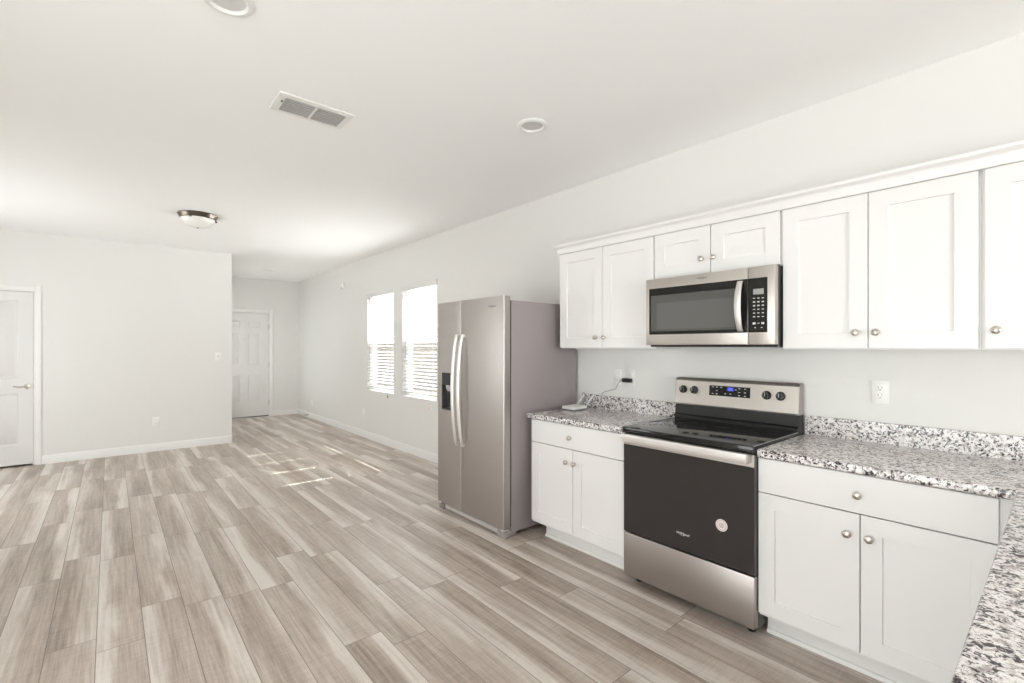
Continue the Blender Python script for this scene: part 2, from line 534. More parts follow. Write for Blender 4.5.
struct('wall_side', wall_with_holes('x', XB - T, XL + 0.7, 0, CEIL, YL, YL + T, [PATIO, LIVW]), M['wall'])
DINW = (2.1, 4.7, 0.4, 2.3)
struct('wall_back', wall_with_holes('y', 0, YL, 0, CEIL, XB - T, XB, [DINW]), M['wall'])

# unseen glazed openings, put in to admit the fill lamps: casing frame, mullion and pane each
def plain_window(name, axis, a0, a1, z0, z1, n, w=0.05, d=0.06, mull=1):
    root = thing(name, ((a0 + a1) / 2, n, z0) if axis == 'x' else (n, (a0 + a1) / 2, z0), None, None, kind='structure')
    bm = bmesh.new()
    def bx(a, b_, c, e):
        if axis == 'x': box(bm, a, b_, n - d / 2, n + d / 2, c, e, 0.003)
        else: box(bm, n - d / 2, n + d / 2, a, b_, c, e, 0.003)
    bx(a0, a0 + w, z0, z1); bx(a1 - w, a1, z0, z1); bx(a0 + w, a1 - w, z0, z0 + w); bx(a0 + w, a1 - w, z1 - w, z1)
    for k in range(1, mull + 1):
        c = a0 + (a1 - a0) * k / (mull + 1); bx(c - w / 2, c + w / 2, z0 + w, z1 - w)
    finish('frame', bm, M['vinyl'], root)
    if axis == 'x': finish('pane', B(a0 + w, a1 - w, n - .003, n + .003, z0 + w, z1 - w), M['pane'], root)
    else: finish('pane', B(n - .003, n + .003, a0 + w, a1 - w, z0 + w, z1 - w), M['pane'], root)
    return root
plain_window('unseen_window_3', 'x', *PATIO, YL + 0.07)
plain_window('unseen_window_5', 'x', *LIVW, YL + 0.07)
plain_window('unseen_window_6', 'x', *ENTW, YR + 0.07)
plain_window('unseen_window_4', 'y', *DINW, XB - 0.07)

# baseboards (profile with eased top)
def baseboard(name, axis, a0, a1, n, sgn, h=0.105, t=0.013):
    prof = [(0, 0), (t, 0), (t, h - 0.018), (t - 0.004, h - 0.006), (t - 0.009, h), (0, h)]
    bm = bmesh.new()
    poly = [(n + sgn * p[0], p[1]) for p in prof]
    prism(bm, poly, axis, a0, a1)
    return struct(name, bm, M['trim'])
baseboard('baseboard_right', 'x', 3.62, XF, 0.0, 1)
baseboard('baseboard_left', 'y', YR - 0.013, D1[0] - 0.055, XL, -1)
baseboard('baseboard_hall', 'x', XL - 0.013, XF, YR, -1)
baseboard('baseboard_far', 'y', 0.013, D2[0] - 0.066, XF, -1)

# ------------------------------------------------------------------ doors
MOULD = ((0, 0), (0.005, -0.003), (0.014, -0.013), (0.024, -0.013), (0.046, -0.003))
def casing(root, y0, y1, ztop, x, w, out=0.016):
    """door casing on a wall facing -x: two legs and a head, stepped profile"""
    for a, b_, inner in ((y0 - w, y0, 1), (y1, y1 + w, -1)):
        bm = bmesh.new()
        i0, i1 = (b_, a) if inner == 1 else (a, b_)       # i0 = edge at the opening
        s = (i1 - i0)
        poly = [(x, i0), (x - out * .55, i0), (x - out * .7, i0 + s * .25), (x - out, i0 + s * .55), (x - out, i1 - s * .08), (x - out * .7, i1), (x, i1)]
        prism(bm, poly, 'z', 0, ztop + w)
        finish('casing_leg', bm, M['trim'], root)
    poly = [(x, ztop), (x - out * .55, ztop), (x - out * .7, ztop + w * .25), (x - out, ztop + w * .55), (x - out, ztop + w * .92), (x - out * .7, ztop + w), (x, ztop + w)]
    bm = bmesh.new(); prism(bm, [(p[0], p[1]) for p in poly], 'y', y0 - 0.0005, y1 + 0.0005)
    finish('casing_head', bm, M['trim'], root)
    # jamb lining
    bm = bmesh.new()
    box(bm, x + 0.001, x + T - .001, y0 - 0.0005, y0 + 0.012, 0, ztop)
    box(bm, x + 0.001, x + T - .001, y1 - 0.012, y1 + 0.0005, 0, ztop)
    box(bm, x + 0.001, x + T - .001, y0, y1, ztop - 0.012, ztop)
    box(bm, x + 0.055, x + 0.075, y0 + 0.012, y0 + 0.030, 0, ztop)          # stop
    box(bm, x + 0.055, x + 0.075, y1 - 0.030, y1 - 0.012, 0, ztop)
    box(bm, x + 0.055, x + 0.075, y0 + 0.030, y1 - 0.030, ztop - 0.030, ztop - 0.012)
    finish('jamb', bm, M['trim'], root)

d1 = thing('door_1', (XL, (D1[0] + D1[1]) / 2, 0), None, None, kind='structure')
casing(d1, D1[0], D1[1], 2.065, XL, 0.054)
w1 = D1[1] - D1[0] - 0.030
leaf = finish('door_leaf', slab((XL + 0.012, D1[0] + 0.015, 0.022), (0, 1, 0), (-1, 0, 0), w1, 2.028, 0.036,
       [(0.122, w1 - 0.122, 0.228, 0.832), (0.122, w1 - 0.122, 1.010, 1.925)], MOULD), M['door'], d1)
# lever handle with round rose
hx, hy, hz = XL + 0.012, D1[0] + 0.064, 0.936
bm = bmesh.new()
lathe(bm, [(0.0, -0.001), (0.031, -0.001), (0.032, 0.006), (0.027, 0.011), (0.013, 0.013), (0.011, 0.045), (0.0, 0.046)], (hx, hy, hz), 'x', 28, -1)
tube(bm, [(hx - 0.043, hy - 0.006, hz), (hx - 0.046, hy + 0.02, hz + 0.002), (hx - 0.047, hy + 0.06, hz - 0.004), (hx - 0.044, hy + 0.095, hz + 0.003), (hx - 0.041, hy + 0.112, hz + 0.007)], 0.0085, 10)
finish('lever_handle', bm, M['nickel'], leaf)
finish('latch_plate', B(XL + 0.0005, XL + 0.010, D1[0] + 0.0125, D1[0] + 0.0148, 0.905, 0.968), M['steel_dark'], d1)

d2 = thing('door_2', (XF, (D2[0] + D2[1]) / 2, 0), None, None, kind='structure')
casing(d2, D2[0], D2[1], 2.085, XF, 0.060)
w2 = D2[1] - D2[0] - 0.030
ph = []
for xa, xb in ((0.148, 0.372), (w2 - 0.372, w2 - 0.148)):
    for za, zb in ((0.30, 0.825), (1.015, 1.640), (1.758, 1.885)):
        ph.append((xa, xb, za, zb))
leaf2 = finish('door_leaf', slab((XF + 0.020, D2[0] + 0.015, 0.024), (0, 1, 0), (-1, 0, 0), w2, 2.044, 0.040, ph, MOULD), M['door'], d2)
finish('peephole', lathe(bmesh.new(), [(0, -0.001), (0.009, -0.001), (0.009, 0.003), (0.005, 0.004), (0, 0.003)], (XF + 0.020, 0.996, 1.553), 'x', 16, -1), M['nickel'], leaf2)
for hz in (0.283, 1.042, 1.801):
    bm = bmesh.new(); tube(bm, [(XF + 0.009, D2[0] + 0.012, hz - 0.048), (XF + 0.009, D2[0] + 0.012, hz + 0.048)], 0.006, 10)
    box(bm, XF + 0.006, XF + 0.019, D2[0] + 0.0125, D2[0] + 0.0155, hz - 0.045, hz + 0.045)
    finish('hinge', bm, M['steel_dark'], d2)
bm = bmesh.new()
prism(bm, [(D2[0] + 0.016, 0.008), (D2[0] + 0.30, 0.008), (D2[1] - 0.016, 0.019), (D2[1] - 0.016, 0.0235), (D2[0] + 0.016, 0.0235)], 'x', XF + 0.024, XF + 0.050)
finish('door_sweep', bm, M['black_plastic'], leaf2, smooth=0)
finish('threshold', B(XF + 0.020, XF + T, D2[0] + 0.0125, D2[1] - 0.0125, 0.0, 0.003, 0.001), M['steel_dark'], d2)

# ------------------------------------------------------------------ windows and blinds in the kitchen-side wall
MEET = 1.472
def kitchen_window(name, x0, x1):
    root = thing(name, ((x0 + x1) / 2, -0.10, WZ0), None, None, kind='structure')
    y0, y1 = -0.135, -0.075
    bm = bmesh.new(); w = 0.04
    box(bm, x0, x0 + w, y0, y1, WZ0, WZ1, .003); box(bm, x1 - w, x1, y0, y1, WZ0, WZ1, .003)
    box(bm, x0 + w, x1 - w, y0, y1, WZ0, WZ0 + w, .003); box(bm, x0 + w, x1 - w, y0, y1, WZ1 - w, WZ1, .003)
    finish('window_frame', bm, M['vinyl'], root)
    for nm, za, zb, ya, yb in (('upper_sash', MEET - 0.02, WZ1 - w, -0.130, -0.108), ('lower_sash', WZ0 + w, MEET + 0.02, -0.104, -0.082)):
        bm = bmesh.new(); s = 0.032
        box(bm, x0 + w, x0 + w + s, ya, yb, za, zb, .002); box(bm, x1 - w - s, x1 - w, ya, yb, za, zb, .002)
        box(bm, x0 + w + s, x1 - w - s, ya, yb, za, za + s, .002); box(bm, x0 + w + s, x1 - w - s, ya, yb, zb - s, zb, .002)
        sash = finish(nm, bm, M['vinyl'], root)
        finish('pane', B(x0 + w + s, x1 - w - s, (ya + yb) / 2 - .002, (ya + yb) / 2 + .002, za + s, zb - s), M['pane'], sash)
    finish('insect_screen', B(x0 + w, x1 - w, -0.1345, -0.1335, WZ0 + w, MEET), M['screen'], root)
    finish('window_sill', B(x0 + 0.0005, x1 - 0.0005, -0.0745, 0.004, WZ0, WZ0 + 0.012, .003), M['trim'], root)
kitchen_window('window_1', *WIN[0])
kitchen_window('window_2', *WIN[1])

def blind(x0, x1, label, holes, wand_x, cord_x=None):
    yc = -0.030                                            # slat centre line
    root = thing('window_blind', ((x0 + x1) / 2, yc, WZ0), label, 'window blind', 'white blinds in the two windows')
    # valance, slightly proud of the wall, with an ogee face
    a, b_ = x0 - 0.018, x1 + 0.018
    bm = bmesh.new()
    prism(bm, [(0.003, 2.150), (0.014, 2.150), (0.018, 2.158), (0.016, 2.172), (0.022, 2.184), (0.024, 2.212), (0.020, 2.218), (0.003, 2.218)], 'x', a, b_)
    finish('valance', bm, M['slat'], root)
    finish('headrail', B(x0 + .004, x1 - .004, yc - .026, 0.001, 2.158, 2.200, .002), M['white_plastic'], root)
    # slats with route holes for the lift cords
    pitch, z = 0.0446, 2.128
    bm = bmesh.new()
    hw, hd, half, th = 0.0052, 0.012, 0.025, 0.0026
    sx0, sx1 = x0 + 0.0015, x1 - 0.0015
    tilt = math.radians(11)                                # inner edge lower than the outer one
    while z > 0.845:
        edges = [sx0] + [v for h in holes for v in (h - hw, h + hw)] + [sx1]
        n0 = len(bm.verts)
        for i in range(0, len(edges) - 1):
            if i % 2 == 0:
                box(bm, edges[i], edges[i + 1], yc - half, yc + half, z - th / 2, z + th / 2)
            else:
                box(bm, edges[i], edges[i + 1], yc - half, yc - hd, z - th / 2, z + th / 2)
                box(bm, edges[i], edges[i + 1], yc + hd, yc + half, z - th / 2, z + th / 2)
        bm.verts.ensure_lookup_table()
        bmesh.ops.rotate(bm, cent=(0, yc, z), matrix=Matrix.Rotation(-tilt, 3, 'X'), verts=bm.verts[n0:])
        z -= pitch
    bmesh.ops.remove_doubles(bm, verts=bm.verts[:], dist=1e-6)
    finish('slat_panel', bm, M['slat'], root, smooth=0)
    finish('bottom_rail', B(sx0, sx1, yc - half, yc + half, 0.795, 0.816, .004, 2), M['slat'], root)
    for h in holes:
        bm = bmesh.new()
        for y in (yc - half - 0.0012, yc + half + 0.0012):
            tube(bm, [(h + .003, y, 2.158), (h + .003, y, 0.808)], 0.0009, 5)
        finish('ladder_cord', bm, M['blindcord'], root)
    bm = bmesh.new(); tube(bm, [(wand_x, yc + half + .008, 2.16), (wand_x, yc + half + .008, 1.25)], 0.0042, 8)
    finish('tilt_wand', bm, M['blindcord'], root)
    if cord_x:
        bm = bmesh.new(); tube(bm, [(cord_x, 0.010, 2.151), (cord_x, 0.010, 0.715)], 0.0012, 5)
        c = finish('lift_cord', bm, M['blindcord'], root)
        finish('tassel', lathe(bmesh.new(), [(0, 0), (0.005, 0), (0.008, -0.03), (0.007, -0.036), (0, -0.036)], (cord_x, 0.010, 0.715), 'z', 12), M['steel_dark'], c)
blind(*WIN[0], 'white slatted window blind nearer the front door, with a dangling cord tassel', (6.235, 6.80), 6.86, 6.24)
blind(*WIN[1], 'white slatted window blind next to the refrigerator, with long tilt wand', (5.12, 5.685), 5.715)

# outdoors beyond the blinds
g = struct('ground_exterior', B(-6, 28, -12, -T, -0.30, -0.12), M['ground'])
fence = thing('board_fence', (6.0, -5.0, -0.12), 'shaded board fence standing outdoors beyond the two window blinds', 'fence')
bm = bmesh.new()
for k in range(100):
    x = 1.0 + k * 0.25
    box(bm, x, x + 0.244, -5.02, -5.0, -0.12, 1.78)
finish('board_panel', bm, M['fence'], fence, smooth=0)
finish('top_rail', B(1.0, 26.0, -5.0, -4.96, 1.62, 1.70), M['fence'], fence)

struct('porch_floor', B(XF + T + .001, XF + 3, -T + .001, 4.5, -0.30, -0.012), M['ground'])

# ------------------------------------------------------------------ cabinets
FR = ((0, 0), (0.0022, -0.0090))
def knob(parent, x, y, z):
    bm = lathe(bmesh.new(), [(0.0, 0.0), (0.0095, 0.0), (0.0075, 0.004), (0.0055, 0.010), (0.0065, 0.013), (0.0145, 0.017), (0.0165, 0.021), (0.0150, 0.025), (0.009, 0.0285), (0, 0.0295)], (x, y, z), 'y', 24)
    return finish('knob', bm, M['nickel'], parent)

def shaker(parent, name, x0, x1, z0, z1, yf, t=0.019, kx=None, kz=None, st=0.072, flat=False):
    w, h = x1 - x0, z1 - z0
    # org at (x1) running toward -x so that the front normal is +y
    pan = [] if flat else [(st, w - st, st, h - st)]
    o = finish(name, slab((x1, yf, z0), (-1, 0, 0), (0, 1, 0), w, h, t, pan, FR, 0.0016), M['cab'], parent)
    if kx is not None: knob(o, kx, yf, kz)
    return o

def carcass(parent, x0, x1, y1, z0, z1, y0=0.002, stile=0.038):
    """cabinet box with a face frame"""
    bm = B(x0, x1, y0, y1 - 0.0195, z0, z1)
    body = finish('body', bm, M['cab'], parent)
    bm = bmesh.new()
    ya, yb = y1 - 0.019, y1 - 0.0005
    box(bm, x0, x0 + stile, ya, yb, z0, z1, .0008); box(bm, x1 - stile, x1, ya, yb, z0, z1, .0008)
    box(bm, x0 + stile, x1 - stile, ya, yb, z0, z0 + stile, .0008); box(bm, x0 + stile, x1 - stile, ya, yb, z1 - stile, z1, .0008)
    finish('face_frame', bm, M['cab'], parent)
    return body

UD, UF = 0.305, 0.324
def wall_cabinet(x0, x1, z0, z1, doors, label):
    r = thing('wall_cabinet', ((x0 + x1) / 2, 0, z0), label, 'wall cabinet', 'white shaker wall cabinets')
    carcass(r, x0, x1, UD, z0, z1)
    for a, b_, kx in doors:
        shaker(r, 'door', a, b_, z0 + 0.006, z1 - 0.0120, UF, 0.0185, kx, z0 + 0.079)
    return r
UZ0, UZ1 = 1.392, 2.132
wall_cabinet(1.7365, 2.577, UZ0, UZ1, ((1.7405, 2.158, 2.137), (2.162, 2.575, 2.213)), 'tall white two-door wall cabinet hanging between the refrigerator and the microwave')
rm = thing('wall_cabinet', (1.355, 0, 1.83), 'short white two-door wall cabinet mounted directly above the microwave', 'wall cabinet', 'white shaker wall cabinets')
carcass(rm, 0.9695, 1.7355, UD, 1.832, UZ1)
shaker(rm, 'door', 0.9815, 1.3555, 1.838, 2.1200, UF, 0.0185, 1.335, 1.926)
shaker(rm, 'door', 1.3605, 1.7315, 1.838, 2.1200, UF, 0.0185, 1.409, 1.926)
wall_cabinet(0.2275, 0.9685, UZ0, UZ1, ((0.2355, 0.6005, 0.571), (0.604, 0.9665, 0.648)), 'tall white two-door wall cabinet above the countertop outlet, beside the microwave')
wall_cabinet(-0.42, 0.2265, UZ0, UZ1, ((-0.40, 0.2175, 0.184),), 'white one-door wall cabinet cut off by the edge of the photo')

def crown():
    r = thing('cabinet_crown', (1.1, 0, 2.118), 'white crown strip running along the tops of the wall cabinets', 'crown moulding')
    prof = [(0.0005, 2.1215), (0.007, 2.1215), (0.010, 2.128), (0.015, 2.158), (0.020, 2.166), (0.030, 2.172), (0.036, 2.178), (0.038, 2.190), (-0.02, 2.190), (-0.02, 2.1335), (0.0005, 2.1335)]
    xe, ye = 2.577, UF
    bm = bmesh.new()
    rings = [[bm.verts.new((xe + d, 0.0005, z)) for d, z in prof], [bm.verts.new((xe + d, ye + d, z)) for d, z in prof], [bm.verts.new((-0.42, ye + d, z)) for d, z in prof]]
    n = len(prof)
    for a, b_ in zip(rings, rings[1:]):
        for i in range(n): bm.faces.new((a[i], a[(i + 1) % n], b_[(i + 1) % n], b_[i]))
    bm.faces.new(rings[0]); bm.faces.new(rings[-1][::-1])
    finish('crown_strip', bm, M['cab'], r, smooth=20)
    # closing board behind the strip
    finish('cap_board', B(-0.42, xe - 0.021, 0.001, UD - 0.002, 2.1335, 2.150), M['cab'], r)
crown()

BF, BD = 0.632, 0.613
def toe(parent, x0, x1, y=0.528):
    finish('toe_kick', B(x0, x1, y - 0.015, y, 0.0, 0.1135), M['cab'], parent)
    bm = bmesh.new()
    prism(bm, [(y + .0003, 0), (y + 0.013, 0), (y + 0.013, 0.008), (y + 0.009, 0.018), (y + .0003, 0.021)], 'x', x0, x1)
    finish('shoe_strip', bm, M['trim'], parent)

def base_cabinet(x0, x1, dx0, dx1, mid, label, kd, k1, k2, filler=None):
    r = thing('base_cabinet', ((x0 + x1) / 2, 0, 0), label, 'base cabinet', 'white shaker base cabinets')
    carcass(r, x0, x1, BD, 0.114, 0.8755)
    shaker(r, 'drawer', dx0, dx1, 0.711, 0.872, BF, 0.0185, kd, 0.788, flat=True)
    shaker(r, 'door', dx0, mid - 0.002, 0.130, 0.706, BF, 0.0185, k1, 0.618)
    shaker(r, 'door', mid + 0.002, dx1, 0.130, 0.706, BF, 0.0185, k2, 0.618)
    toe(r, x0 + 0.004, x1 - 0.06 if filler is None else x1 - 0.004)
    if filler: finish('filler_strip', B(filler[0], x0 - .0005, 0.5945, 0.6125, 0.114, 0.8755), M['cab'], r)
    return r
base_cabinet(1.732, 2.578, 1.746, 2.569, 2.161, 'white base cabinet with one drawer and two doors between refrigerator and range', 2.183, 2.143, 2.216)
base_cabinet(0.120, 0.9655, 0.157, 0.9645, 0.560, 'white base cabinet with one drawer and two doors between range and peninsula', 0.567, 0.527, 0.603, filler=(0.079,))

# peninsula cabinet: faces +x, beneath the peninsula top
pc = thing('peninsula_cabinet', (-0.23, 1.65, 0), 'white cabinet hidden beneath the speckled peninsula top', 'base cabinet')
finish('body', B(-0.53, 0.056, 0.6135, 2.62, 0.114, 0.8755), M['cab'], pc)
finish('toe_kick', B(-0.50, -0.02, 0.64, 2.60, 0.0, 0.1135), M['cab'], pc)
for k in range(4):
    ya = 0.665 + k * 0.487
    o = finish('door', slab((0.0755, ya, 0.130), (0, 1, 0), (1, 0, 0), 0.481, 0.74, 0.0185, [(0.072, 0.409, 0.072, 0.668)], FR, 0.0016), M['cab'], pc)

# ------------------------------------------------------------------ countertops
def counter_edge_poly(x0, x1, y0, y1): return [(x0, y0), (x1, y0), (x1, y1), (x0, y1)]
def countertop(poly, z0, z1, round_edges):
    """slab from a plan polygon; eased top edge on the free sides"""
    bm = bmesh.new()
    prism(bm, poly, 'z', z0, z1)
    bmesh.ops.recalc_face_normals(bm, faces=bm.faces[:])
    es = []
    for e in bm.edges:
        a, b_ = e.verts
        if abs(a.co.z - b_.co.z) < 1e-6:
            m = (a.co + b_.co) / 2
            if any(abs(m.x - q[0]) < 1e-3 and abs(m.y - q[1]) < 1e-3 for q in round_edges): es.append(e)
    if es: bmesh.ops.bevel(bm, geom=es, offset=0.009, segments=4, affect='EDGES', profile=0.5)
    return bm
CZ0, CZ1 = 0.8765, 0.914
c1 = thing('countertop', (2.165, 0.3, CZ0), 'short speckled grey granite countertop carrying the white router', 'countertop')
finish('worktop', countertop([(1.7285, 0.022), (2.602, 0.022), (2.602, 0.648), (1.7285, 0.648)], CZ0, CZ1, [(2.165, 0.648), ((1.7285 + 2.602) / 2, 0.648), (2.602, 0.335)]), M['granite'], c1)
finish('backsplash', B(1.7285, 2.602, 0.001, 0.0215, CZ0, 1.016, .0025), M['granite'], c1)
c2 = thing('countertop', (0.0, 1.2, CZ0), 'long L-shaped speckled granite countertop from range into the peninsula', 'countertop')
XP = 0.1135
poly = [(0.9625, 0.022), (0.9625, 0.648), (XP, 0.648), (XP, 2.72), (-0.62, 2.72), (-0.62, 0.022)]
finish('worktop', countertop(poly, CZ0, CZ1, [((0.9625 + XP) / 2, 0.648), (XP, (0.648 + 2.72) / 2), ((XP - 0.62) / 2, 2.72), (-0.62, (2.72 + .022) / 2)]), M['granite'], c2)
finish('backsplash', B(-0.62, 0.9625, 0.001, 0.0215, CZ0, 1.018, .0025), M['granite'], c2)

# ------------------------------------------------------------------ range
RX0, RX1, RY = 0.967, 1.721, 0.668
rg = thing('range', ((RX0 + RX1) / 2, 0.35, 0), 'freestanding electric range with black glass oven door and stainless drawer', 'range')
finish('body', B(RX0 + .003, RX1 - .003, 0.03, 0.622, 0.035, 0.896, .002), M['dark_grey'], rg)
for x in (RX0 + 0.05, RX1 - 0.05):
    for y in (0.10, 0.58):
        finish('foot', lathe(bmesh.new(), [(0, 0), (0.018, 0), (0.018, 0.008), (0.010, 0.012), (0.010, 0.037), (0, 0.037)], (x, y, 0), 'z', 16), M['black_plastic'], rg)
finish('drawer', B(RX0 + .001, RX1 - .001, 0.624, RY, 0.052, 0.303, .004, 2), M['steel'], rg)
od = finish('oven_door', B(RX0 + .001, RX1 - .001, 0.624, RY - .004, 0.309, 0.888, .004, 2), M['dark_grey'], rg)
finish('door_glass', B(RX0 + .002, RX1 - .002, RY - .0042, RY, 0.311, 0.826, .0015), M['oven_glass'], od)
finish('trim_panel', B(RX0 + .002, RX1 - .002, RY - .0042, RY + .0005, 0.827, 0.887, .0015), M['steel_light'], od)
bm = bmesh.new()
prism(bm, [(RY + .030, 0.847), (RY + .044, 0.850), (RY + .048, 0.871), (RY + .044, 0.893), (RY + .030, 0.896), (RY + .026, 0.871)], 'x', RX0 + .020, RX1 - .012)
finish('handle', bm, M['steel_h'], od, smooth=50)
for x in (RX0 + .014, RX1 - .024):
    finish('handle_post', B(x, x + .012, RY + .0006, RY + .040, 0.849, 0.894, .002), M['steel'], od)
# lettering and its ring, and the round sticker on the glass
def brand_logo(parent, cx, y, cz, width, mat, name='logo'):
    sz = width / 4.0
    bm = text_bm('Whirlpool', sz, (cx, y + .0006, cz), (-1, 0, 0), (0, 0, 1), 0.0008, 0.25)
    # thin swoosh loop around the middle letters
    a0 = None
    R1, R2 = width * .23, width * .125
    vs = []
    for k in range(41):
        a = math.radians(200 + 300 * k / 40)
        w = 0.010 * width + 0.016 * width * math.sin(math.pi * k / 40)
        vs.append((Vector((cx + .03 * width - R1 * math.cos(a), y + .0008, cz - .02 * width + R2 * math.sin(a))),
                   Vector((cx + .03 * width - (R1 - w) * math.cos(a), y + .0008, cz - .02 * width + (R2 - w * .6) * math.sin(a)))))
    V = [(bm.verts.new(p), bm.verts.new(q)) for p, q in vs]
    for (a, b_), (c, d) in zip(V, V[1:]): bm.faces.new((a, b_, d, c))
    return finish(name, bm, mat, parent, smooth=0)
brand_logo(od, 1.338, RY, 0.402, 0.072, M['logo_light'])
st = finish('sticker', lathe(bmesh.new(), [(0, 0.0), (0.030, 0.0), (0.030, 0.0008), (0, 0.0008)], (1.126, RY + .0001, 0.509), 'y', 40), M['sticker'], od)
st['label'] = 'round pale pink sticker with grey print'
bm = bmesh.new()
lathe(bm, [(0.022, 0.0009), (0.0225, 0.0012), (0.0245, 0.0012), (0.025, 0.0009)], (1.126, RY, 0.509), 'y', 40, caps=False)
for k, hw in enumerate((0.010, 0.015, 0.016, 0.014, 0.009)):
    z = 0.520 - k * 0.0055
    box(bm, 1.126 - hw, 1.126 + hw, RY + .0009, RY + .0012, z - .0016, z + .0016)
finish('sticker_print', bm, M['sticker_ink'], od, smooth=0)
# cooktop
ct = finish('cooktop', B(RX0 - .001, RX1 + .001, 0.100, RY + .014, 0.8965, 0.930, .005, 3), M['glass_black'], rg)
for x in (RX0 - .0005, RX1 - .0035):
    finish('cooktop_rim', B(x, x + .004, 0.105, RY + .008, 0.9297, 0.9312, .0005), M['grey_plastic'], ct)
for cx, cy, r in ((1.15, 0.47, 0.115), (1.53, 0.47, 0.095), (1.15, 0.235, 0.078), (1.53, 0.235, 0.105)):
    bm = bmesh.new()
    for rr in (r, r * .62):
        lathe(bm, [(rr - .0016, 0.9301), (rr - .0014, 0.9304), (rr, 0.9304), (rr + .0002, 0.9301)], (cx, cy, 0), 'z', 56, caps=False)
    finish('burner_ring', bm, M['ring'], ct)
# backguard: black lower riser, stainless control fascia
bg = bmesh.new()
prism(bg, [(0.028, 0.897), (0.099, 0.897), (0.099, 0.934), (0.112, 0.938), (0.112, 0.952), (0.094, 0.960), (0.088, 1.022), (0.028, 1.022)], 'x', RX0, RX1)
riser = finish('backguard_riser', bg, M['black_plastic'], rg, smooth=20)
bg = bmesh.new()
FY0, FY1 = 0.094, 0.080          # fascia leans back slightly
prism(bg, [(0.026, 1.0225), (FY0, 1.0225), (FY0 + .002, 1.030), (FY1 + .002, 1.180), (FY1 - .006, 1.192), (0.030, 1.194), (0.026, 1.190)], 'x', RX0 + .004, RX1 - .004)
fas = finish('control_fascia', bg, M['steel_light'], rg, smooth=20)
def fy(z): return FY0 + .002 + (FY1 - FY0) * (z - 1.030) / 0.150
for x in (RX0, RX1 - .0038):
    bm = bmesh.new()
    prism(bm, [(0.020, 1.0225), (FY0 + .003, 1.0225), (FY1 + .004, 1.184), (FY1 - .006, 1.195), (0.020, 1.195)], 'x', x, x + .0038)
    finish('end_cap', bm, M['steel'], fas)
finish('top_cap', B(RX0 + .004, RX1 - .004, 0.022, FY1 - .004, 1.1945, 1.1985, .001), M['bronze'], fas)
def on_fascia(x0, x1, z0, z1, d0, d1):
    bm = bmesh.new()
    v = [bm.verts.new((x, fy(z) + d, z)) for x in (x0, x1) for d in (d0, d1) for z in (z0, z1)]
    for q in ((0, 1, 3, 2), (4, 6, 7, 5), (0, 4, 5, 1), (2, 3, 7, 6), (0, 2, 6, 4), (1, 5, 7, 3)):
        bm.faces.new([v[i] for i in q])
    return bm
dp = finish('display_panel', on_fascia(1.232, 1.485, 1.096, 1.159, 0.0, 0.0016), M['glass_black'], rg)
finish('clock_window', on_fascia(1.330, 1.371, 1.129, 1.154, 0.0016, 0.0022), M['blue'], dp)
bm = bmesh.new()
for k, x in enumerate((1.361, 1.3505, 1.340)):
    for s in ((-.003, .003, .0072, .0088), (-.003, .003, -.0008, .0008), (-.003, .003, -.0088, -.0072), (-.0042, -.0026, .001, .008), (.0026, .0042, .001, .008), (-.0042, -.0026, -.008, -.001), (.0026, .0042, -.008, -.001)):
        zz = 1.1415
        t = on_fascia(x + s[0], x + s[1], zz + s[2], zz + s[3], 0.0022, 0.0027)
        me = bpy.data.meshes.new('t'); t.to_mesh(me); t.free(); bm.from_mesh(me); bpy.data.meshes.remove(me)
finish('clock_digits', bm, M['blue_digit'], dp, smooth=0)
for x, z in ((1.462, 1.150), (1.436, 1.150), (1.408, 1.150), (1.462, 1.108), (1.436, 1.108), (1.436, 1.128), (1.382, 1.112), (1.350, 1.112), (1.318, 1.140), (1.296, 1.148), (1.262, 1.148), (1.296, 1.126), (1.262, 1.126), (1.296, 1.106), (1.262, 1.106)):
    finish('key', on_fascia(x - .0055, x + .0055, z - .002, z + .002, 0.0016, 0.0021), M['mark'], dp, smooth=0)
for x in (1.664, 1.586, 1.138, 1.063):
    z = 1.122
    kb = finish('control_knob', lathe(bmesh.new(), [(0, 0), (0.0255, 0), (0.0255, 0.004), (0.0225, 0.007), (0.0205, 0.022), (0.0185, 0.025), (0, 0.025)], (x, fy(z), z), 'y', 32), M['black_plastic'], rg)
    bm = B(x - .006, x + .006, fy(z) + .0245, fy(z) + .034, z - .021, z + .021, .003, 2)
    finish('knob_grip', bm, M['black_plastic'], kb)
    bm = bmesh.new()
    box(bm, x - .0012, x + .0012, fy(z) + .0338, fy(z) + .0344, z - .004, z + .019)
    for a in range(-4, 5):
        if a in (0,): continue
        aa = math.radians(a * 34)
        px, pz = x + 0.0165 * math.sin(aa), z + 0.0165 * math.cos(aa)
        box(bm, px - .0018, px + .0018, fy(z) + .0249, fy(z) + .0254, pz - .0014, pz + .0014)
    finish('knob_mark', bm, M['mark'], kb, smooth=0)

